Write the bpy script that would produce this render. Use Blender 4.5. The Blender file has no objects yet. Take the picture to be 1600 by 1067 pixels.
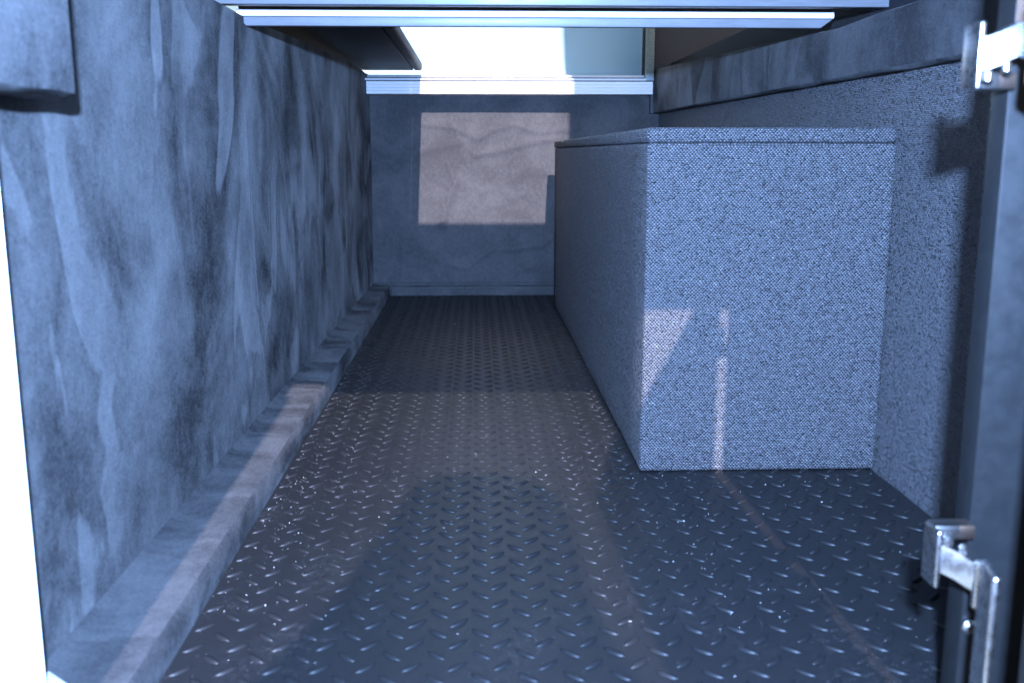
import bpy, bmesh, math, random
from mathutils import Vector, Matrix
from mathutils import noise as mnoise

scene = bpy.context.scene
C = scene.collection
R = math.radians
rnd = random.Random(7)

# ------------------------------------------------------------------ camera
cam_d = bpy.data.cameras.new('camera')
cam = bpy.data.objects.new('camera', cam_d)
C.objects.link(cam)
cam.location = (0, 0, 0.30)
cam.rotation_euler = (R(90 - 10.72), 0, R(-2.03))
cam_d.sensor_width = 36
cam_d.lens = 35.01
cam_d.clip_start = 0.01
cam_d.clip_end = 1000
cam_d.dof.use_dof = True
cam_d.dof.focus_distance = 1.25
cam_d.dof.aperture_fstop = 11.0
cam_d.dof.aperture_blades = 9
scene.camera = cam

# ------------------------------------------------------------------ sky, sun, flash
SUN = Vector((-0.0212, 1.0, -0.477)).normalized()      # direction the sunlight travels
world = bpy.data.worlds.new('World')
scene.world = world
world.use_nodes = True
wn = world.node_tree
for n in list(wn.nodes):
    wn.nodes.remove(n)
sky = wn.nodes.new('ShaderNodeTexSky')
sky.sky_type = 'NISHITA'
sky.sun_disc = False
sky.sun_elevation = R(25.5)
sky.sun_rotation = R(180)
bg = wn.nodes.new('ShaderNodeBackground')
bg.inputs['Strength'].default_value = 0.09
wo = wn.nodes.new('ShaderNodeOutputWorld')
wn.links.new(sky.outputs[0], bg.inputs[0])
wn.links.new(bg.outputs[0], wo.inputs[0])

sd = bpy.data.lights.new('sun', 'SUN')
sd.energy = 4.8
sd.angle = R(0.5)
sd.color = (1.0, 0.88, 0.95)
sun = bpy.data.objects.new('sun', sd)
C.objects.link(sun)
sun.location = (0, -3, 3)
sun.rotation_euler = SUN.to_track_quat('-Z', 'Y').to_euler()

# the flash fitted on top of the camera (its hard shadows lie below and inward of everything near)
fd = bpy.data.lights.new('camera_flash', 'AREA')
fd.shape = 'RECTANGLE'
fd.size = 0.022
fd.size_y = 0.014
fd.energy = 36.0
fd.color = (0.30, 0.512, 1.0)
flash = bpy.data.objects.new('camera_flash', fd)
C.objects.link(flash)
flash.location = (0.0, -0.063, 0.394)
flash.rotation_euler = (R(90 - 7), 0, R(-2))

vs = scene.view_settings
vs.view_transform = 'Standard'
vs.look = 'None'
vs.exposure = 0.55
vs.gamma = 1
vs.use_curve_mapping = False


# ------------------------------------------------------------------ node helper
class NT:
    def __init__(self, name):
        self.m = bpy.data.materials.new(name)
        self.m.use_nodes = True
        self.t = self.m.node_tree
        self.b = self.t.nodes['Principled BSDF']

    def n(self, typ, **kw):
        nd = self.t.nodes.new(typ)
        for k, v in kw.items():
            if k.startswith('i_'):
                key = k[2:]
                key = int(key) if key.isdigit() else key.replace('_', ' ')
                self.set(nd, key, v)
            else:
                setattr(nd, k, v)
        return nd

    def set(self, nd, key, v):
        if isinstance(v, bpy.types.NodeSocket):
            self.t.links.new(v, nd.inputs[key])
        else:
            nd.inputs[key].default_value = v

    def math(self, op, a, b=0.0, c=None, clamp=False):
        nd = self.t.nodes.new('ShaderNodeMath')
        nd.operation = op
        nd.use_clamp = clamp
        self.set(nd, 0, a)
        self.set(nd, 1, b)
        if c is not None:
            self.set(nd, 2, c)
        return nd.outputs[0]

    def rng(self, v, a, b, c=0.0, d=1.0, smooth=True):
        nd = self.t.nodes.new('ShaderNodeMapRange')
        nd.interpolation_type = 'SMOOTHSTEP' if smooth else 'LINEAR'
        self.set(nd, 0, v)
        for i, x in enumerate((a, b, c, d)):
            nd.inputs[i + 1].default_value = x
        return nd.outputs[0]

    def mix(self, fac, a, b):
        nd = self.t.nodes.new('ShaderNodeMix')
        nd.data_type = 'RGBA'
        self.set(nd, 0, fac)
        self.set(nd, 6, a)
        self.set(nd, 7, b)
        return nd.outputs[2]

    def uv(self, sx=1, sy=1, off=(0, 0, 0), rot=0):
        tc = self.t.nodes.new('ShaderNodeTexCoord')
        mp = self.t.nodes.new('ShaderNodeMapping')
        mp.inputs['Scale'].default_value = (sx, sy, 1)
        mp.inputs['Location'].default_value = off
        mp.inputs['Rotation'].default_value = (0, 0, rot)
        self.t.links.new(tc.outputs['UV'], mp.inputs[0])
        return mp.outputs[0]

    def noise(self, vec, scale, detail=2, rough=0.5, dist=0.0):
        nd = self.t.nodes.new('ShaderNodeTexNoise')
        self.t.links.new(vec, nd.inputs['Vector'])
        nd.inputs['Scale'].default_value = scale
        nd.inputs['Detail'].default_value = detail
        nd.inputs['Roughness'].default_value = rough
        nd.inputs['Distortion'].default_value = dist
        return nd.outputs[0]

    def bump(self, h, strength, dist, normal=None):
        nd = self.t.nodes.new('ShaderNodeBump')
        nd.inputs['Strength'].default_value = strength
        nd.inputs['Distance'].default_value = dist
        self.t.links.new(h, nd.inputs['Height'])
        if normal is not None:
            self.t.links.new(normal, nd.inputs['Normal'])
        return nd.outputs[0]

    def out(self, **kw):
        for k, v in kw.items():
            self.set(self.b, k.replace('_', ' '), v)
        return self.m


def g(v):
    return (v, v, v, 1)


def suede(name, lo, hi, seed=0.0, tall=0.42, k=2.2, grain=1.0, st=1.0, lump=0.35):
    """dark microsuede; the nap is brushed into patches with one crisp and one soft edge"""
    t = NT(name)
    # broad clouds of raised and flattened nap
    n0 = t.noise(t.uv(1, tall * 1.3, (9 + seed, 4, 0)), 7.5, 3.5, 0.55, 0.9)
    c0 = t.rng(n0, 0.35, 0.64)
    # brush strokes: iso-lines of a drawn-out noise; a sawtooth has one crisp and one soft side
    n1 = t.noise(t.uv(1, tall, (seed, seed * 1.7, 0), R(5)), 3.4, 2.0, 0.45, 1.8)
    s1 = t.math('FRACT', t.math('MULTIPLY', n1, k * 1.5))
    s1 = t.math('MULTIPLY', s1, t.rng(s1, 0.95, 1.0, 1.0, 0.0))
    n2 = t.noise(t.uv(1, tall * 0.6, (3 + seed, 1, 0), R(-7)), 10, 3.0, 0.5, 1.3)
    s2 = t.math('FRACT', t.math('MULTIPLY', n2, k))
    s2 = t.math('MULTIPLY', s2, t.rng(s2, 0.90, 1.0, 1.0, 0.0))
    # strokes come and go
    gate = t.rng(t.noise(t.uv(1, tall, (2, 13 + seed, 0)), 5.0, 2, 0.5), 0.40, 0.62)
    soft = t.noise(t.uv(1, 0.6, (1, 7 + seed, 0)), 40, 4, 0.65, 0.3)
    f = t.math('MULTIPLY', c0, 0.34)
    gate1 = t.rng(t.noise(t.uv(1, tall, (21, 3 + seed, 0)), 6.0, 2, 0.5), 0.36, 0.60, 0.25, 1.0)
    f = t.math('ADD', f, t.math('MULTIPLY', t.math('MULTIPLY', s1, gate1), 0.50 * st))
    f = t.math('ADD', f, t.math('MULTIPLY', t.math('MULTIPLY', s2, gate), 0.34 * st))
    f = t.math('ADD', f, t.math('MULTIPLY', t.math('SUBTRACT', soft, 0.5), 0.3))
    fine = t.math('ADD', t.math('MULTIPLY', t.noise(t.uv(1, 1), 430, 3, 0.75), 0.55), t.math('MULTIPLY', t.noise(t.uv(1, 0.7), 150, 4, 0.8), 0.45))
    f = t.math('ADD', f, t.math('MULTIPLY', t.math('SUBTRACT', fine, 0.5), grain), clamp=True)
    col = t.mix(f, (lo, lo, lo * 1.05, 1), (hi, hi, hi * 1.02, 1))
    low = t.noise(t.uv(1, 1), 26, 2, 0.5)
    nb = t.bump(low, lump, 0.004)
    nb = t.bump(fine, 0.5, 0.0004, nb)
    return t.out(Base_Color=col, Roughness=0.95, Specular_IOR_Level=0.15,
                 Sheen_Weight=t.math('MULTIPLY', f, 0.16), Sheen_Roughness=0.5, Normal=nb)


def weave(name, pu=0.0031, pv=0.00165):
    """coarse black cloth of flat glossy yarns, laid like tiny staggered bricks"""
    t = NT(name)
    sep = t.n('ShaderNodeSeparateXYZ')
    wob = t.noise(t.uv(1, 1), 60, 2, 0.5)
    t.t.links.new(t.uv(1, 1), sep.inputs[0])
    u = t.math('ADD', t.math('DIVIDE', sep.outputs[0], pu), t.math('MULTIPLY', wob, 1.1))
    v = t.math('ADD', t.math('DIVIDE', sep.outputs[1], pv), t.math('MULTIPLY', wob, 0.8))
    row = t.math('FLOOR', v)
    odd = t.math('MODULO', t.math('ABSOLUTE', row), 2.0)
    u2 = t.math('ADD', u, t.math('MULTIPLY', odd, 0.5))
    cu = t.math('FLOOR', u2)
    fu = t.math('SUBTRACT', t.math('FRACT', u2), 0.5)
    fv = t.math('SUBTRACT', t.math('FRACT', v), 0.5)
    a = t.math('MULTIPLY', fu, 2.1)
    b = t.math('MULTIPLY', fv, 1.9)
    d = t.math('SQRT', t.math('ADD', t.math('MULTIPLY', a, a), t.math('MULTIPLY', b, b)))
    h = t.rng(d, 1.05, 0.35)
    cv = t.n('ShaderNodeCombineXYZ')
    t.set(cv, 0, cu)
    t.set(cv, 1, row)
    wn_ = t.n('ShaderNodeTexWhiteNoise', noise_dimensions='2D')
    t.t.links.new(cv.outputs[0], wn_.inputs['Vector'])
    r = wn_.outputs[0]
    # slubs: runs of lighter and darker yarn
    sl = t.noise(t.uv(1, 2.2), 90, 3, 0.6)
    bright = t.math('ADD', t.math('MULTIPLY', r, 0.14), t.math('ADD', t.math('MULTIPLY', sl, 0.40), 0.38))
    glint = t.rng(r, 0.955, 0.99, 0.0, 1.0)
    val = t.math('MULTIPLY', h, bright)
    col = t.mix(t.math('MINIMUM', val, 2.0), (0.022, 0.023, 0.027, 1), (0.38, 0.38, 0.40, 1))
    col = t.mix(t.math('MULTIPLY', glint, t.math('MULTIPLY', h, 0.12)), col, (0.95, 0.95, 0.97, 1))  # sparkle painted into the colour of a few random yarns
    wn2 = t.n('ShaderNodeTexWhiteNoise', noise_dimensions='2D')
    mv = t.n('ShaderNodeVectorMath', operation='ADD')
    t.t.links.new(cv.outputs[0], mv.inputs[0])
    mv.inputs[1].default_value = (31.7, 11.3, 0)
    t.t.links.new(mv.outputs[0], wn2.inputs['Vector'])
    geo = t.n('ShaderNodeNewGeometry')
    tilt = t.n('ShaderNodeVectorMath', operation='SUBTRACT')
    t.t.links.new(wn2.outputs['Color'], tilt.inputs[0])
    tilt.inputs[1].default_value = (0.5, 0.5, 0.5)
    tl = t.n('ShaderNodeVectorMath', operation='SCALE')
    t.t.links.new(tilt.outputs[0], tl.inputs[0])
    tl.inputs['Scale'].default_value = 1.15
    ad = t.n('ShaderNodeVectorMath', operation='ADD')
    t.t.links.new(geo.outputs['Normal'], ad.inputs[0])
    t.t.links.new(tl.outputs[0], ad.inputs[1])
    nm = t.n('ShaderNodeVectorMath', operation='NORMALIZE')
    t.t.links.new(ad.outputs[0], nm.inputs[0])
    nb = t.bump(t.math('MULTIPLY', h, t.math('ADD', 0.8, t.math('MULTIPLY', wn2.outputs[0], 0.4))), 0.9, 0.0010, nm.outputs[0])
    return t.out(Base_Color=col, Roughness=0.58, Specular_IOR_Level=0.22, Sheen_Weight=0.12, Sheen_Roughness=0.4, Normal=nb)


def plain(name, col, rough=0.5, spec=0.5, metal=0.0, grain=0.0, gs=60, gy=1.0, bump=0.0, bd=0.0005, bs=400):
    t = NT(name)
    c = (*col, 1)
    if grain:
        n = t.noise(t.uv(1, gy), gs, 4, 0.6)
        c = t.mix(t.rng(n, 0.25, 0.75), tuple(x * (1 - grain) for x in col) + (1,),
                  tuple(min(1, x * (1 + grain)) for x in col) + (1,))
        rr = t.rng(n, 0.2, 0.8, max(0.02, rough * 0.8), min(1, rough * 1.2))
    else:
        rr = rough
    kw = dict(Base_Color=c, Roughness=rr, Specular_IOR_Level=spec, Metallic=metal)
    if bump:
        kw['Normal'] = t.bump(t.noise(t.uv(1, 1), bs, 3, 0.6), bump, bd)
    return t.out(**kw)


M = {}
M['suede'] = suede('brushed_suede', 0.036, 0.170, 0.0, 0.66, 2.0, 1.5)
M['suede_back'] = suede('brushed_suede_rear', 0.065, 0.150, 5.0, 0.8, 1.2, 2.4, 0.35)
M['suede_rail'] = suede('brushed_suede_rail', 0.045, 0.110, 11.0, 0.75, 1.6, 1.7, 0.7)
M['suede_ledge'] = suede('brushed_suede_ledge', 0.048, 0.110, 17.0, 1.6, 1.2, 1.6, 0.35, 0.08)
M['weave'] = weave('woven_cloth')
M['white'] = plain('white_laminate', (0.86, 0.86, 0.86), 0.35, 0.5, grain=0.03, gs=40, bump=0.1, bs=250)
M['whitepaint'] = plain('white_gloss_paint', (0.80, 0.80, 0.80), 0.18, 0.5)
M['bodypaint'] = plain('sky_tinted_white_gloss_paint', (0.56, 0.77, 0.92), 0.18, 0.5)  # white panel; the blue of its skylit shade is put into the colour
M['beam'] = plain('pale_board', (0.21, 0.21, 0.22), 0.40, 0.5, grain=0.08, gs=30, gy=6, bump=0.25, bs=500)
M['brown'] = plain('brown_batten', (0.07, 0.055, 0.05), 0.6, 0.3, grain=0.3, gs=20, gy=20)
M['blackboard'] = plain('black_grained_laminate', (0.022, 0.021, 0.021), 0.55, 0.35, grain=0.35, gs=300, bump=0.6, bs=700)
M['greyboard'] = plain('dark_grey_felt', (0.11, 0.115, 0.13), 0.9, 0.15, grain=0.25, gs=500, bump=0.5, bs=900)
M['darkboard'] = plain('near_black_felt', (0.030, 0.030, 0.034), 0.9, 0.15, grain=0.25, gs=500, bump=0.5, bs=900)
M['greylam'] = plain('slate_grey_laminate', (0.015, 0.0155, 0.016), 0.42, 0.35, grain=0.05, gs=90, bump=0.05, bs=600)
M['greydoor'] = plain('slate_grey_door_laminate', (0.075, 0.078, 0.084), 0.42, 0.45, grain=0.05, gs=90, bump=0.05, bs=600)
M['metal'] = plain('nickel_plated_steel', (0.80, 0.79, 0.78), 0.28, 0.5, 1.0, grain=0.05, gs=200)
M['metaldark'] = plain('dull_steel', (0.40, 0.37, 0.35), 0.35, 0.5, 1.0)
M['jamb'] = plain('pale_green_jamb', (0.30, 0.37, 0.38), 0.35, 0.5, grain=0.22, gs=140, gy=2.5)
M['seal'] = plain('black_rubber_seal', (0.02, 0.02, 0.02), 0.6, 0.3)
M['ply'] = plain('white_ply_edge', (0.86, 0.84, 0.84), 0.6, 0.3, grain=0.10, gs=25, gy=30)
M['plywood'] = plain('plywood', (0.30, 0.22, 0.14), 0.7, 0.3, grain=0.2, gs=20, gy=8)
M['grit'] = plain('pale_grit', (0.88, 0.86, 0.83), 0.3, 0.6)


def rubber_mat_material(name, rough, spec):
    t = NT(name)
    n = t.noise(t.uv(1, 1), 14, 4, 0.6, 0.4)
    d = t.noise(t.uv(1, 1), 160, 3, 0.65)
    dust = t.math('MULTIPLY', t.rng(n, 0.40, 0.75), t.rng(d, 0.42, 0.72))
    sp = t.n('ShaderNodeTexVoronoi', feature='F1')
    t.t.links.new(t.uv(1, 1), sp.inputs['Vector'])
    sp.inputs['Scale'].default_value = 330
    speck = t.math('MULTIPLY', t.rng(sp.outputs['Distance'], 0.16, 0.08), t.rng(n, 0.45, 0.65))
    col = t.mix(dust, (0.017, 0.017, 0.018, 1), (0.032, 0.031, 0.032, 1))
    col = t.mix(t.math('MULTIPLY', speck, 0.5), col, (0.30, 0.29, 0.28, 1))
    rr = t.math('ADD', rough, t.math('MULTIPLY', dust, 0.22))
    nb = t.bump(t.noise(t.uv(1, 1), 1100, 2, 0.6), 0.35, 0.0003)
    return t.out(Base_Color=col, Roughness=rr, Specular_IOR_Level=spec, Normal=nb)


M['rubber'] = rubber_mat_material('black_rubber', 0.43, 0.46)
M['rubber_bar'] = rubber_mat_material('black_rubber_worn_tops', 0.47, 0.38)

# window pane: clear, faintly green-blue, lets the light through
t = NT('tinted_clear_pane')
tr = t.n('ShaderNodeBsdfTransparent')
tr.inputs[0].default_value = (0.93, 0.975, 1.0, 1)
gl = t.n('ShaderNodeBsdfGlossy')
gl.inputs['Roughness'].default_value = 0.02
mx = t.n('ShaderNodeMixShader')
fr = t.n('ShaderNodeFresnel')
fr.inputs[0].default_value = 1.45
t.t.links.new(fr.outputs[0], mx.inputs[0])
t.t.links.new(tr.outputs[0], mx.inputs[1])
t.t.links.new(gl.outputs[0], mx.inputs[2])
t.t.links.new(mx.outputs[0], t.t.nodes['Material Output'].inputs[0])
M['pane'] = t.m


# ------------------------------------------------------------------ object helpers
def box_uv(me):
    uvl = me.uv_layers.new(name='UVMap')
    for p in me.polygons:
        n = p.normal
        ax = max(range(3), key=lambda i: abs(n[i]))
        for li in p.loop_indices:
            co = me.vertices[me.loops[li].vertex_index].co
            uvl.data[li].uv = ((co.y, co.z), (co.x, co.z), (co.x, co.y))[ax]


def finish(name, bm, mat, parent=None, origin=None, smooth=True):
    """bm holds world coordinates; the object gets its origin at its base (or its parent's)"""
    me = bpy.data.meshes.new(name)
    bmesh.ops.recalc_face_normals(bm, faces=bm.faces)
    bm.to_mesh(me)
    bm.free()
    me.update()
    box_uv(me)
    if parent is not None:
        o0 = parent['_o'] if '_o' in parent else (0, 0, 0)
        o0 = Vector(o0)
    elif origin is not None:
        o0 = Vector(origin)
    else:
        vs_ = [v.co for v in me.vertices]
        o0 = Vector(((min(v.x for v in vs_) + max(v.x for v in vs_)) / 2,
                     (min(v.y for v in vs_) + max(v.y for v in vs_)) / 2, min(v.z for v in vs_)))
    me.transform(Matrix.Translation(-o0))
    me.materials.append(M[mat] if isinstance(mat, str) else mat)
    if smooth:
        for p in me.polygons:
            p.use_smooth = True
        me.set_sharp_from_angle(angle=R(40))
    ob = bpy.data.objects.new(name, me)
    C.objects.link(ob)
    if parent is not None:
        ob.parent = parent
    else:
        ob.location = o0
    return ob


ORIG = {}


def thing(name, label, cat, loc, group=None):
    o = bpy.data.objects.new(name, None)
    o.empty_display_size = 0.02
    C.objects.link(o)
    o.location = loc
    o['label'] = label
    o['category'] = cat
    if group:
        o['group'] = group
    o['_o'] = tuple(loc)
    return o


def tag(o, label, cat, group=None):
    o['label'] = label
    o['category'] = cat
    if group:
        o['group'] = group
    return o


def struct(o):
    o['kind'] = 'structure'
    return o


def bx(bm, x0, x1, y0, y1, z0, z1, bevel=0.0, seg=2, mat=None):
    r = bmesh.ops.create_cube(bm, size=1)
    vs_ = r['verts']
    for v in vs_:
        v.co = Vector(((x0 + x1) / 2 + v.co.x * (x1 - x0), (y0 + y1) / 2 + v.co.y * (y1 - y0),
                       (z0 + z1) / 2 + v.co.z * (z1 - z0)))
    if bevel:
        es = list({e for v in vs_ for e in v.link_edges})
        rr = bmesh.ops.bevel(bm, geom=es, offset=bevel, segments=seg, profile=0.5, affect='EDGES')
        vs_ = list({v for f in rr['faces'] for v in f.verts} | {v for v in vs_ if v.is_valid})
    if mat is not None:
        for v in vs_:
            v.co = mat @ v.co
    return vs_


def prism(bm, quad_lo, quad_hi, bevel=0.0, seg=2):
    """eight corners: four of the bottom ring, four of the top ring, same order"""
    lo = [bm.verts.new(p) for p in quad_lo]
    hi = [bm.verts.new(p) for p in quad_hi]
    n = len(lo)
    bm.faces.new(lo[::-1])
    bm.faces.new(hi)
    for i in range(n):
        bm.faces.new((lo[i], lo[(i + 1) % n], hi[(i + 1) % n], hi[i]))
    if bevel:
        es = list({e for v in lo + hi for e in v.link_edges})
        bmesh.ops.bevel(bm, geom=es, offset=bevel, segments=seg, profile=0.5, affect='EDGES')


def cyl(bm, p0, p1, r, n=20, cap_bevel=0.0):
    p0, p1 = Vector(p0), Vector(p1)
    d = p1 - p0
    q = d.to_track_quat('Z', 'Y').to_matrix()
    L = d.length
    prof = [(0, 0), (r - cap_bevel, 0), (r, cap_bevel), (r, L - cap_bevel), (r - cap_bevel, L), (0, L)] if cap_bevel else \
        [(0, 0), (r, 0), (r, L), (0, L)]
    rings = []
    for (rr, z) in prof:
        if rr == 0:
            rings.append([bm.verts.new(p0 + q @ Vector((0, 0, z)))])
        else:
            rings.append([bm.verts.new(p0 + q @ Vector((rr * math.cos(2 * math.pi * i / n), rr * math.sin(2 * math.pi * i / n), z))) for i in range(n)])
    for a, b in zip(rings, rings[1:]):
        for i in range(n):
            j = (i + 1) % n
            if len(a) == 1:
                bm.faces.new((a[0], b[i], b[j]))
            elif len(b) == 1:
                bm.faces.new((a[i], a[j], b[0]))
            else:
                bm.faces.new((a[i], a[j], b[j], b[i]))


def slab_grid(bm, fn, nu, nv, thick):
    """a cloth-covered panel: fn(u,v) -> front point; thickness vector closes the back"""
    T = Vector(thick)
    F_ = [[bm.verts.new(fn(i / nu, j / nv)) for j in range(nv + 1)] for i in range(nu + 1)]
    for i in range(nu):
        for j in range(nv):
            bm.faces.new((F_[i][j], F_[i + 1][j], F_[i + 1][j + 1], F_[i][j + 1]))
    ring = [F_[i][0] for i in range(nu + 1)] + [F_[nu][j] for j in range(1, nv + 1)] + \
           [F_[i][nv] for i in range(nu - 1, -1, -1)] + [F_[0][j] for j in range(nv - 1, 0, -1)]
    back = [bm.verts.new(v.co + T) for v in ring]
    n = len(ring)
    for i in range(n):
        bm.faces.new((ring[i], back[i], back[(i + 1) % n], ring[(i + 1) % n]))
    bm.faces.new(back)


def nz(x, y, z=0.0, s=1.0):
    return mnoise.noise(Vector((x * s, y * s, z)))


# ------------------------------------------------------------------ shell of the compartment
def left_x(y):
    return -0.2365 + (y - 0.5) / 1.63 * 0.0165


def left_top(y):
    return 0.4335 + max(0.0, min(1.0, (y - 1.05) / 0.75)) * 0.024


bm = bmesh.new()


def lw(u, v):
    y = 0.5000 + u * (2.16 - 0.5000)
    z = -0.01 + v * (left_top(y) + 0.01)
    x = left_x(y) + 0.0011 * nz(y * 6, z * 5, 2) + 0.0006 * nz(y * 19, z * 11, 7)
    # folds of the cloth near the rear corner
    e = max(0.0, (y - 1.75) / 0.35)
    x += 0.0022 * e * nz(y * 22, z * 4, 4)
    return (x, y, z)


slab_grid(bm, lw, 120, 40, (-0.018, 0, 0))
o = finish('wall_left', bm, 'suede')
struct(o)

# rear wall with its wrinkles (polylines of soft ridges, in metres on the wall)
def bw_pt(px, py):
    return ((px - 743.9) / 1556 * 2.19 + 0.000, 0.30 + (238.9 - py) / 1556 * 2.25)


WR = []
def wr(pts, ox, oy, amp, sig):
    WR.append(([bw_pt(ox + a / 2.667, oy + b / 2.667) for a, b in pts], amp, sig))


wr([(430, 525), (560, 540), (660, 582), (720, 548), (800, 528), (900, 560), (1040, 545)], 500, 0, -0.0024, 0.006)
wr([(430, 635), (520, 612), (580, 600)], 500, 0, -0.0016, 0.006)
wr([(650, 645), (780, 622), (900, 590), (980, 585)], 500, 0, -0.0026, 0.0055)
wr([(540, 680), (566, 745), (532, 830), (510, 915)], 500, 0, -0.0034, 0.007)
wr([(670, 790), (740, 762), (790, 810)], 500, 0, -0.0016, 0.006)
wr([(800, 745), (860, 700), (900, 720)], 500, 0, -0.0014, 0.008)
wr([(840, 820), (900, 860)], 500, 0, 0.0016, 0.008)
wr([(540, 185), (610, 205), (665, 155), (720, 128), (800, 130), (920, 112), (965, 75)], 500, 330, -0.0030, 0.0055)
wr([(340, 150), (420, 170)], 500, 330, -0.0012, 0.012)
wr([(300, 560), (330, 700), (310, 900)], 500, 0, 0.0012, 0.014)
wr([(1060, 470), (1200, 470), (1330, 500)], 500, 0, 0.0022, 0.010)


def seg_d(p, a, b):
    ax, ay = a
    dx, dy = b[0] - ax, b[1] - ay
    L2 = dx * dx + dy * dy
    tt = max(0, min(1, ((p[0] - ax) * dx + (p[1] - ay) * dy) / L2))
    return math.hypot(p[0] - ax - tt * dx, p[1] - ay - tt * dy)


def bwf(u, v):
    x = -0.240 + u * 0.66
    z = -0.01 + v * 0.452
    y = 2.13 + 0.0010 * nz(x * 9, z * 9, 1) + 0.0006 * nz(x * 30, z * 26, 5)
    for pts, amp, sig in WR:
        d = min(seg_d((x, z), a, b) for a, b in zip(pts, pts[1:]))
        if d < 4 * sig:
            y += 1.9 * amp * math.exp(-(d / (1.3 * sig)) ** 2)
    return (x, y, z)


bm = bmesh.new()
slab_grid(bm, bwf, 150, 110, (0, 0.02, 0))
struct(finish('wall_back', bm, 'suede_back'))

bm = bmesh.new()
slab_grid(bm, lambda u, v: (0.3835 + 0.0005 * nz(u * 12, v * 4, 3), 0.478 + u * (2.14 - 0.478), -0.01 + v * 0.43), 60, 12, (0.02, 0, 0))
struct(finish('wall_right', bm, 'weave'))

bm = bmesh.new()
bx(bm, -0.26, 0.42, 0.30, 2.16, -0.03, -0.0105)
struct(finish('floor', bm, 'plywood'))

# ------------------------------------------------------------------ rubber mat with raised tread bars
mat_o = thing('rubber_mat', 'black rubber floor mat with raised diamond tread lying on the compartment floor', 'mat', (0.1, 1.3, -0.010))
MX0, MX1, MY0, MY1 = -0.1845, 0.3795, 0.40, 2.118
bm = bmesh.new()
nx_, ny_ = 40, 100
gv = [[bm.verts.new((MX0 + (MX1 - MX0) * i / nx_, MY0 + (MY1 - MY0) * j / ny_,
                     0.0005 * nz(i / nx_ * 5, j / ny_ * 14, 9))) for j in range(ny_ + 1)] for i in range(nx_ + 1)]
for i in range(nx_):
    for j in range(ny_):
        bm.faces.new((gv[i][j], gv[i + 1][j], gv[i + 1][j + 1], gv[i][j + 1]))
bx(bm, MX0, MX1, MY0, MY1, -0.0098, -0.0012)
finish('sheet', bm, 'rubber', mat_o)


def bar_geo():
    """one raised bar: lens-shaped in plan, domed across, blunt tips; length along X"""
    L, W, H = 0.0168, 0.0044, 0.00210
    ns, nc = 8, 6
    vs_, fs_ = [], []
    for i in range(ns + 1):
        s = -1 + 2 * i / ns
        w = W * 0.5 * (1 - abs(s) ** 3.2) * 0.93 + W * 0.035
        hh = H * (0.30 + 0.70 * (1 - abs(s) ** 3)) if abs(s) < 1 else H * 0.22
        bow = 0.0008 * (s * s - 0.4)
        for j in range(nc + 1):
            a = math.pi * j / nc
            vs_.append((s * L / 2, bow + math.cos(a) * w, math.sin(a) ** 0.5 * hh - 0.0004 if 0 < j < nc else -0.0006))
    for i in range(ns):
        for j in range(nc):
            a = i * (nc + 1) + j
            fs_.append((a, a + nc + 1, a + nc + 2, a + 1))
    fs_.append(tuple(range(nc + 1)))
    fs_.append(tuple(reversed(range(ns * (nc + 1), (ns + 1) * (nc + 1)))))
    return vs_, fs_


BV, BF = bar_geo()
bar_me = bpy.data.meshes.new('tread_bar')
bar_me.from_pydata(BV, [], BF)
for p in bar_me.polygons:
    p.use_smooth = True
bar_me.materials.append(M['rubber_bar'])
box_uv(bar_me)
PX, PY = 0.0272, 0.0278
bars = []
for i in range(-9, 16):
    for j in range(-16, 50):
        for k in (0, 1):
            x = 0.0142 + (i + 0.5 * k) * PX
            y = 0.7971 + (j + 0.5 * k) * PY
            if not (MX0 + 0.007 < x < MX1 - 0.006 and MY0 + 0.01 < y < MY1 - 0.008):
                continue
            if x > 0.160 and 0.915 < y < 1.985:
                continue
            bars.append((x, y, R(45) if k == 0 else R(-45)))
view = cam.matrix_basis.inverted()


def inview(b):
    c = view @ Vector((b[0], b[1], 0.0))
    if c.z > -0.01:
        return False
    return abs(c.x / -c.z) < 0.53 and abs(c.y / -c.z) < 0.36


bars.sort(key=lambda b: (not inview(b), b[0] ** 2 + b[1] ** 2))
base = Vector(mat_o['_o'])
for x, y, a in bars[:300]:
    ob = bpy.data.objects.new('tread_bar', bar_me)
    C.objects.link(ob)
    ob.parent = mat_o
    ob.location = Vector((x, y, 0.0)) - base
    ob.rotation_euler = (0, 0, a + rnd.uniform(-0.03, 0.03))
    ob.scale = (rnd.uniform(0.97, 1.03), 1, rnd.uniform(0.9, 1.05))
V_, F2 = [], []
for x, y, a in bars[300:]:
    n0 = len(V_)
    ca, sa = math.cos(a), math.sin(a)
    for vx, vy, vz in BV:
        V_.append((x + vx * ca - vy * sa - base.x, y + vx * sa + vy * ca - base.y, vz - base.z))
    F2 += [tuple(n0 + q for q in f) for f in BF]
me = bpy.data.meshes.new('tread_relief')
me.from_pydata(V_, [], F2)
for p in me.polygons:
    p.use_smooth = True
me.materials.append(M['rubber_bar'])
box_uv(me)
rel = bpy.data.objects.new('tread_relief', me)
C.objects.link(rel)
rel.parent = mat_o
rel['kind'] = 'stuff'

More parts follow.
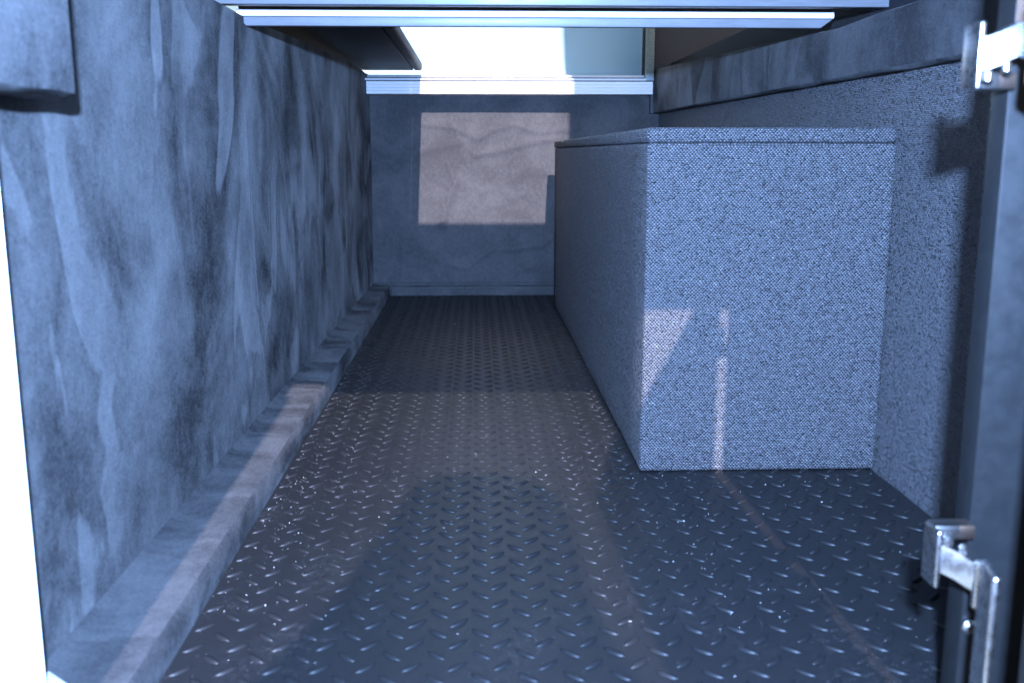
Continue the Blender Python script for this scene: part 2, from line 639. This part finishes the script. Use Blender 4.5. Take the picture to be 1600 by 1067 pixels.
# ------------------------------------------------------------------ suede-wrapped ledges
bm = bmesh.new()
N = 60
prof0 = None
rings = []
for i in range(N + 1):
    y = 0.480 + (2.117 - 0.480) * i / N
    xl = left_x(y) + 0.0005
    w1 = 0.0003 * nz(y * 9, 0, 1)
    ztop = 0.0240 + 0.0004 * nz(y * 7, 3, 2)
    pr = [(xl, -0.009), (xl, ztop + 0.004), (xl + 0.006, ztop + 0.001), (-0.205, ztop + w1), (-0.192 + w1, ztop + w1),
          (-0.1872 + w1, ztop - 0.0015), (-0.1852 + w1, ztop - 0.005), (-0.1848 + w1 * 0.5, 0.008), (-0.1850, -0.009)]
    rings.append([bm.verts.new((a, y, b)) for a, b in pr])
for a, b in zip(rings, rings[1:]):
    for j in range(len(a) - 1):
        bm.faces.new((a[j], b[j], b[j + 1], a[j + 1]))
bm.faces.new(rings[0][::-1])
bm.faces.new(rings[-1])
tag(finish('wrapped_ledge', bm, 'suede_ledge'), 'low suede-wrapped ledge running along the foot of the left wall', 'ledge')

bm = bmesh.new()
bx(bm, -0.1835, 0.383, 2.119, 2.1315, -0.009, 0.0195, 0.003, 3)
bx(bm, -0.2185, 0.383, 2.1255, 2.1345, 0.0195, 0.0262, 0.002, 2)
tag(finish('wrapped_ledge', bm, 'suede_back'), 'low suede-wrapped ledge across the foot of the rear wall', 'ledge')

# ------------------------------------------------------------------ woven-covered box
bo = thing('covered_box', 'tall rectangular box covered in coarse woven cloth against the right wall', 'box', (0.268, 1.45, 0.0))
BX0, BX1, BY0, BY1, BZ = 0.1535, 0.3825, 0.907, 1.988, 0.3085
bm = bmesh.new()
bx(bm, BX0 + 0.0012, BX1, BY0 + 0.0012, BY1, 0.0005, BZ, 0.0035, 3)
long_e = [e for e in bm.edges if e.calc_length() > 0.15]
bmesh.ops.subdivide_edges(bm, edges=long_e, cuts=14, use_grid_fill=True)
for v in bm.verts:
    v.co.x += 0.0009 * nz(v.co.y * 7, v.co.z * 8, 1) if v.co.x < 0.2 else 0
    v.co.y += 0.0009 * nz(v.co.x * 8, v.co.z * 9, 2) if v.co.y < 0.95 else 0
finish('body', bm, 'weave', bo)
bm = bmesh.new()
bx(bm, BX0 - 0.0002, BX1 - 0.0005, BY0 - 0.0002, BY1 + 0.001, BZ + 0.0003, 0.3222, 0.0040, 3)
finish('lid', bm, 'weave', bo)

# ------------------------------------------------------------------ suede-padded rail on the right
bm = bmesh.new()
rings = []
N = 50
for i in range(N + 1):
    y = 0.50 + (2.100 - 0.50) * i / N
    zb = 0.3705 + 0.0095 * min(1, max(0, (y - 0.7) / 1.4)) + 0.0004 * nz(y * 14, 2, 1)
    zt = 0.4250 + 0.034 * max(0, (y - 1.05) / 0.82) + 0.0010 * nz(y * 11, 5, 2)
    xi = 0.365 + 0.0007 * nz(y * 8, 7, 3)
    pr = [(0.3995, zb + 0.001), (xi + 0.004, zb), (xi + 0.001, zb + 0.002), (xi, zb + 0.006), (xi - 0.0004, (zb + zt) / 2),
          (xi, zt - 0.005), (xi + 0.0015, zt - 0.0015), (xi + 0.005, zt), (0.3995, zt)]
    rings.append([bm.verts.new((a, y, b)) for a, b in pr])
for a, b in zip(rings, rings[1:]):
    for j in range(len(a)):
        k = (j + 1) % len(a)
        bm.faces.new((a[j], b[j], b[k], a[k]))
bm.faces.new(rings[0][::-1])
bm.faces.new(rings[-1])
tag(finish('padded_rail', bm, 'suede_rail'), 'long suede-padded rail along the top of the woven right wall', 'rail')

bm = bmesh.new()
bx(bm, 0.4005, 0.416, 0.50, 2.10, 0.40, 0.4800, 0.001)
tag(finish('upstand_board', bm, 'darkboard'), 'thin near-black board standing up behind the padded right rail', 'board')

# ------------------------------------------------------------------ ceiling boards and cross beam
cl = thing('ceiling_board', 'pale grey ceiling board with a fascia at the very top edge of the picture', 'board', (0.06, 0.65, 0.4375))
bm = bmesh.new()
bx(bm, -0.32, 0.46, 0.303, 0.9895, 0.4450, 0.4535, 0.0008)
finish('panel', bm, 'beam', cl)
bm = bmesh.new()
bx(bm, -0.2600, 0.3990, 0.9900, 1.0050, 0.4378, 0.4535, 0.0008)
finish('fascia', bm, 'beam', cl)

cb = thing('cross_beam', 'pale cross beam with a bright white front edge spanning under the ceiling', 'beam', (0.07, 1.07, 0.424))
bm = bmesh.new()
lo = [(-0.2290, 1.0450, 0.4248), (0.352, 1.0450, 0.4248), (0.352, 1.053, 0.4248), (-0.2290, 1.053, 0.4248)]
hi = [(-0.2368, 1.0450, 0.4334), (0.364, 1.0450, 0.4334), (0.364, 1.053, 0.4334), (-0.2368, 1.053, 0.4334)]
prism(bm, lo, hi, 0.0005)
finish('board', bm, 'beam', cb)
bm = bmesh.new()
bx(bm, -0.2378, 0.3645, 1.0430, 1.0482, 0.4338, 0.4402, 0.0006)
finish('edge_band', bm, 'white', cb)
bm = bmesh.new()
bx(bm, -0.2370, 0.3640, 1.050, 1.120, 0.4412, 0.4585, 0.001)
finish('batten', bm, 'brown', cb)

sb = thing('shelf_board', 'black grained shelf board with rounded edging above the left wall', 'board', (-0.2, 1.75, 0.465))
bm = bmesh.new()
bx(bm, -0.32, -0.1275, 1.41, 2.118, 0.4655, 0.4815, 0.0015)
finish('panel', bm, 'blackboard', sb)
bm = bmesh.new()
bx(bm, -0.1268, -0.1090, 1.41, 2.118, 0.4650, 0.4825, 0.0052, 4)
finish('edging', bm, 'blackboard', sb)

# partition boards added out of view above the beam to shape the sun patch
bm = bmesh.new()
bx(bm, -0.32, 0.2175, 1.0070, 1.0250, 0.4540, 0.680, 0.001)
tag(finish('sun_blocker_board', bm, 'greyboard'), 'low dark partition board added out of view to cut the bottom of the sun patch', 'blocker')
bm = bmesh.new()
bx(bm, 0.2180, 0.66, 1.0070, 1.0250, 0.4540, 1.20, 0.001)
tag(finish('sun_blocker_board', bm, 'greyboard'), 'tall dark partition board added out of view to cut the right side of the sun patch', 'blocker')

# ------------------------------------------------------------------ rear window
wi = thing('rear_window', 'sliding rear window with white layered sill above the suede rear wall', 'window', (0.07, 2.08, 0.415))
for k, (z0, z1, yo) in enumerate(((0.4158, 0.42180, 0.0), (0.42205, 0.42780, 0.0003), (0.42805, 0.43400, 0.0001), (0.43425, 0.44020, 0.0003))):
    bm = bmesh.new()
    bx(bm, -0.2185, 0.3575, 2.0585 + yo, 2.128, z0, z1, 0.0002, 1)
    finish('sill_layer', bm, 'ply', wi)
bm = bmesh.new()
bx(bm, -0.2175, 0.3550, 2.062, 2.140, 0.4403, 0.4423)
finish('seal', bm, 'seal', wi)
bm = bmesh.new()
bx(bm, -0.2225, 0.345, 2.066, 2.082, 0.4426, 0.4470, 0.0012)
bx(bm, -0.2225, 0.345, 2.098, 2.120, 0.4428, 0.4560, 0.0015)
finish('track', bm, 'whitepaint', wi)
bm = bmesh.new()
bx(bm, -0.2215, 0.343, 2.0832, 2.0972, 0.4424, 0.4500)
finish('seal', bm, 'seal', wi)
bm = bmesh.new()
bx(bm, 0.3445, 0.3610, 2.070, 2.138, 0.4430, 0.78, 0.0012)
finish('jamb', bm, 'jamb', wi)
bm = bmesh.new()
bx(bm, 0.3425, 0.3441, 2.086, 2.110, 0.4565, 0.78)
finish('seal', bm, 'seal', wi)
bm = bmesh.new()
bx(bm, -0.2225, 0.3422, 2.1215, 2.1255, 0.4475, 0.78)
finish('pane', bm, 'pane', wi)

bm = bmesh.new()
bx(bm, 0.3615, 0.62, 2.104, 2.120, 0.38, 0.80, 0.001)
tag(finish('lining_board', bm, 'greyboard'), 'dark grey lining board beside the right jamb of the rear window', 'board')

# white body panel outside the window, curving in at its foot
bm = bmesh.new()
pr = []
for i in range(9):
    a = math.pi / 2 * i / 8
    pr.append((2.225 - 0.030 + 0.030 * math.sin(a), 0.4445 + 0.030 - 0.030 * math.cos(a)))
pr = [(2.142, 0.4445)] + pr + [(2.285, 0.62), (2.40, 0.90)]
f1 = [[bm.verts.new((x, y, z)) for y, z in pr] for x in (-0.36, 0.50)]
b1 = [[bm.verts.new((x, y + 0.004, z - 0.004)) for y, z in pr] for x in (-0.36, 0.50)]
for i in range(len(pr) - 1):
    bm.faces.new((f1[0][i], f1[1][i], f1[1][i + 1], f1[0][i + 1]))
    bm.faces.new((b1[0][i], b1[0][i + 1], b1[1][i + 1], b1[1][i]))
    for s in (0, 1):
        bm.faces.new((f1[s][i], f1[s][i + 1], b1[s][i + 1], b1[s][i]))
bm.faces.new((f1[0][0], b1[0][0], b1[1][0], f1[1][0]))
bm.faces.new((f1[0][-1], f1[1][-1], b1[1][-1], b1[0][-1]))
tag(finish('body_panel', bm, 'bodypaint'), 'white painted body panel half in sun outside the rear window', 'panel')

# ------------------------------------------------------------------ padded block high on the left
bm = bmesh.new()


def blk(u, v):
    y = 0.36 + u * 0.187
    z = 0.3280 + v * 0.125
    x = -0.2095 + 0.0016 * nz(y * 20, z * 12, 3) + 0.003 * math.exp(-((y - 0.44 - 0.05 * (z - 0.33)) / 0.006) ** 2)
    e = min(u, 1 - u) * 0.187
    ev = min(v, 1 - v) * 0.125
    for q in (e, ev):
        if q < 0.004:
            x -= 0.004 - math.sqrt(max(0, 0.004 ** 2 - (0.004 - q) ** 2))
    z += 0.0010 * nz(y * 26, 1, 3) * (1 - v)
    return (x, y, z)


slab_grid(bm, blk, 70, 50, (-0.0235, 0, 0))
tag(finish('padded_block', bm, 'suede'), 'suede-wrapped padded block fixed high on the left wall', 'pad')

# ------------------------------------------------------------------ white front panels
ff = thing('front_frame', 'bright white frame panel at the left edge of the opening', 'panel', (-0.27, 0.48, -0.03))
bm = bmesh.new()
lo = [(-0.2225, 0.4785, -0.03), (-0.2345, 0.4990, -0.03), (-0.36, 0.4990, -0.03), (-0.36, 0.4785, -0.03)]
prism(bm, lo, [(a, b, 0.36) for a, b, c in lo], 0.001)
finish('panel', bm, 'white', ff)
bm = bmesh.new()
bx(bm, -0.36, -0.1955, 0.240, 0.2520, -0.03, 0.44, 0.001)  # added out of view to keep sun off the ledge beside the wall
finish('sun_blocker_lip', bm, 'white', ff)
bm = bmesh.new()
lo = [(-0.2375, 0.508, -0.0095), (-0.188, 0.464, -0.0095), (-0.188, 0.40, -0.0095), (-0.2375, 0.40, -0.0095)]
prism(bm, lo, [(a, b, 0.0262) for a, b, c in lo], 0.001)
tag(finish('threshold_block', bm, 'white'), 'small white corner block at the foot of the left frame', 'block')

# ------------------------------------------------------------------ post, door and hinges at the right
fr_o = thing('door_frame', 'slate grey door frame at the right edge, its door swung open on two nickel hinges', 'door frame', (0.2365, 0.44, -0.0095))
bm = bmesh.new()
bx(bm, 0.2435, 0.44, 0.460, 0.476, -0.0095, 0.436, 0.0004)
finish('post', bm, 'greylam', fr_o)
bm = bmesh.new()
bx(bm, 0.2471, 0.46, 0.285, 0.297, -0.0095, 0.436, 0.0008)  # added out of view so sun passes only the slit and misses the post
finish('sun_blocker_lip', bm, 'greylam', fr_o)

H0, H1 = Vector((0.2157, 0.360, 0)), Vector((0.1225, -0.045, 0))
dd = (H1 - H0).normalized()
nn = Vector((-dd.y, dd.x, 0))           # towards the outer side of the door
if nn.x < 0:
    nn = -nn
bm = bmesh.new()
q = [H0, H1, H1 + nn * 0.0225, H0 + nn * 0.0225]
prism(bm, [(p.x, p.y, -0.004) for p in q], [(p.x, p.y, 0.4235) for p in q], 0.001)
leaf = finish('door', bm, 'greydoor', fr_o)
bm = bmesh.new()
c0 = H1 - dd * 0.05 - nn * 0.0005
cyl(bm, c0 + Vector((0, 0, 0.22)), c0 - nn * 0.004 + Vector((0, 0, 0.22)), 0.004, 16, 0.0008)
leaf['_o'] = fr_o['_o']
finish('bumper', bm, 'seal', leaf)


def make_hinge(label, zc, flip):
    """concealed cabinet hinge: wing plate on the door, bent arm, base plate, pivots and screws"""
    h = None
    W = Matrix.Translation(Vector((0, 0, zc))) @ Matrix.Diagonal((1, 1, -1 if flip else 1, 1))

    def put(nm, bm_, mt):
        for v in bm_.verts:
            v.co = W @ v.co
        return finish(nm, bm_, mt, h if h is not None else fr_o)
    # wing plate lies on the inner face of the door, longest downwards
    inner = -nn
    B = Matrix(((dd.x, inner.x, 0, 0.2290), (dd.y, inner.y, 0, 0.418), (0, 0, 1, 0), (0, 0, 0, 1)))
    # bent arm: a band that leaves the cup, bows and ends at the base plate
    pts = [(0.2375, 0.4400, -0.0050), (0.2345, 0.4435, -0.0035), (0.2300, 0.4465, -0.0008), (0.2260, 0.4490, 0.0008), (0.2240, 0.4500, 0.0012)]
    b_ = bmesh.new()
    prev = None
    hw, th = 0.0070, 0.0016
    rg = []
    for (x, y, z) in pts:
        rg.append([b_.verts.new((x, y + dy, z + dz)) for dy, dz in ((-th, -hw), (-th - 0.0012, 0), (-th, hw), (0.007, hw), (0.007, hw - 0.0018), (0.0, hw - 0.0018), (0.0, -hw + 0.0018), (0.007, -hw + 0.0018), (0.007, -hw))])
    for a, b in zip(rg, rg[1:]):
        for j in range(len(a)):
            k = (j + 1) % len(a)
            b_.faces.new((a[j], b[j], b[k], a[k]))
    b_.faces.new(rg[0][::-1])
    b_.faces.new(rg[-1])
    h = put('hinge', b_, 'metal')
    h['_o'] = fr_o['_o']
    h['label'] = label
    b_ = bmesh.new()
    bx(b_, 0.009, 0.030, 0.0002, 0.0042, -0.048, 0.018, 0.0019, 4, B)
    put('wing_plate', b_, 'metal')
    b_ = bmesh.new()
    cyl(b_, B @ Vector((0.100, 0.0025, -0.005)), B @ Vector((0.100, 0.0075, -0.005)), 0.0125, 28, 0.0015)
    put('cup', b_, 'metal')
    for xx, zz in ((0.2475, -0.040),):
        b_ = bmesh.new()
        cyl(b_, (xx, 0.4602, zz), (xx, 0.4565, zz), 0.0040, 20, 0.0016)
        put('screw', b_, 'metal')
    b_ = bmesh.new()
    bx(b_, 0.2204, 0.2230, 0.4445, 0.4600, -0.0125, 0.0165, 0.0011, 3)
    put('base_plate', b_, 'metal')
    b_ = bmesh.new()
    bx(b_, 0.2231, 0.2434, 0.4535, 0.4640, 0.0085, 0.0160, 0.0012, 2)
    put('mounting_block', b_, 'metaldark')
    for (x, y, z0, z1, r) in ((0.2268, 0.4475, 0.0085, 0.0135, 0.0024), (0.2388, 0.4390, -0.020, 0.004, 0.0025), (0.2335, 0.4450, 0.0045, 0.0095, 0.0020)):
        b_ = bmesh.new()
        cyl(b_, (x, y, z0), (x, y, z1), r, 18, 0.0009)
        put('pivot_pin', b_, 'metal')
    return h


make_hinge('nickel concealed hinge with tall wing plate near the floor mat at right', 0.105, False)
make_hinge('nickel concealed hinge high on the door post, under the padded rail', 0.344, True)

# ------------------------------------------------------------------ grit scattered on the mat
bm = bmesh.new()
gr = random.Random(21)


def grain(x, y, s):
    z = 0.0002 + s * 0.3
    pts = [Vector((gr.gauss(0, 1), gr.gauss(0, 1), gr.gauss(0, 1))).normalized() * s * gr.uniform(0.5, 1) for _ in range(6)]
    vs_ = [bm.verts.new((x + p.x, y + p.y, max(0.0001, z + p.z * 0.7))) for p in pts]
    try:
        bmesh.ops.convex_hull(bm, input=vs_)
    except Exception:
        pass


cnt = 0
while cnt < 1900:
    x, y = gr.uniform(-0.183, 0.375), gr.triangular(0.5, 1.5, 0.95)
    if x > 0.150 and y > 0.903:
        continue
    d = mnoise.noise(Vector((x * 9, y * 9, 4.4)))
    edge = math.exp(-((x + 0.18) / 0.06) ** 2) + 0.7 * math.exp(-((x - 0.15) / 0.05) ** 2)
    if gr.random() > 0.10 + 0.6 * edge + 0.4 * d:
        continue
    grain(x, y, 0.00022 + 0.00050 * gr.random() ** 3)
    cnt += 1
for x, y, s in ((0.098, 0.60, 0.0016), (-0.04, 1.75, 0.0020), (0.165, 0.775, 0.0012), (0.170, 0.778, 0.0014), (0.178, 0.772, 0.0012),
                (0.055, 0.91, 0.0012), (0.168, 0.768, 0.0008), (0.30, 0.82, 0.0012), (-0.095, 0.74, 0.0012)):
    grain(x, y, s)
loose = [v for v in bm.verts if not v.link_faces]
bmesh.ops.delete(bm, geom=loose, context='VERTS')
o = finish('grit', bm, 'grit', smooth=False)
o['kind'] = 'stuff'
o['label'] = 'pale specks of grit and dust scattered over the black mat'

# ------------------------------------------------------------------ the photographer, whose shadow falls on the mat
bm = bmesh.new()
bx(bm, -6, 6, -8, 8, -0.74, -0.70)
struct(finish('ground', bm, plain('asphalt', (0.05, 0.05, 0.05), 0.9, 0.2, grain=0.3, gs=90)))

pc = thing('photo_camera', 'black camera with flash held up in front of the opening', 'camera', (0, -0.12, 0.25))
bm = bmesh.new()
bx(bm, -0.070, 0.070, -0.165, -0.095, 0.250, 0.345, 0.010, 3)
bx(bm, -0.028, 0.028, -0.160, -0.095, 0.343, 0.368, 0.008, 3)
finish('body', bm, 'seal', pc)
bm = bmesh.new()
cyl(bm, (0, -0.097, 0.298), (0, -0.015, 0.298), 0.036, 28, 0.003)
finish('lens', bm, 'seal', pc)
bm = bmesh.new()
bx(bm, -0.032, 0.032, -0.150, -0.066, 0.372, 0.418, 0.005, 2)
finish('flash_head', bm, 'seal', pc)

SK = [((0, -.62, .00), .13), ((0, -.57, .13), .125), ((0, -.50, .28), .13), ((-.01, -.43, .400), .125), ((.010, -.385, .480), .090),
      ((.030, -.335, .535), .082), ((.032, -.315, .590), .068)]
ED = [(0, 1), (1, 2), (2, 3), (3, 4), (4, 5), (5, 6)]


def chain(start, pts):
    p = start
    for co, r_ in pts:
        SK.append((co, r_))
        ED.append((p, len(SK) - 1))
        p = len(SK) - 1
    return p


for sx in (-1, 1):
    h_ = chain(2, [((.15 * sx, -.47, .345), .058), ((.205 * sx, -.32, .14), .042), ((.115 * sx, -.19, .225), .027), ((.092 * sx, -.15, .265), .026)])
    for f_ in range(4):
        chain(h_, [((.086 * sx, -.115, .285 - .017 * f_), .009), ((.078 * sx, -.088, .287 - .017 * f_), .008), ((.060 * sx, -.084, .288 - .017 * f_), .007)])
    chain(h_, [((.080 * sx, -.172, .285), .010), ((.060 * sx, -.178, .300), .008)])
    chain(0, [((.10 * sx, -.60, -.02), .085), ((.17 * sx, -.30, -.14), .060), ((.15 * sx, -.52, -.58), .042), ((.15 * sx, -.50, -.655), .042), ((.16 * sx, -.40, -.665), .034)])
me = bpy.data.meshes.new('person')
me.from_pydata([c for c, _ in SK], ED, [])
pe = bpy.data.objects.new('person', me)
C.objects.link(pe)
md = pe.modifiers.new('skin', 'SKIN')
for i, (_, r_) in enumerate(SK):
    me.skin_vertices[0].data[i].radius = (r_, r_)
me.skin_vertices[0].data[0].use_root = True
md.use_smooth_shade = True
ss = pe.modifiers.new('smooth', 'SUBSURF')
ss.levels = ss.render_levels = 2
me.materials.append(plain('dark_clothing', (0.05, 0.055, 0.07), 0.9, 0.2))
tag(pe, 'person in dark clothing crouching and holding the camera to the eye', 'person')

for o in bpy.data.objects:
    if '_o' in o:
        del o['_o']
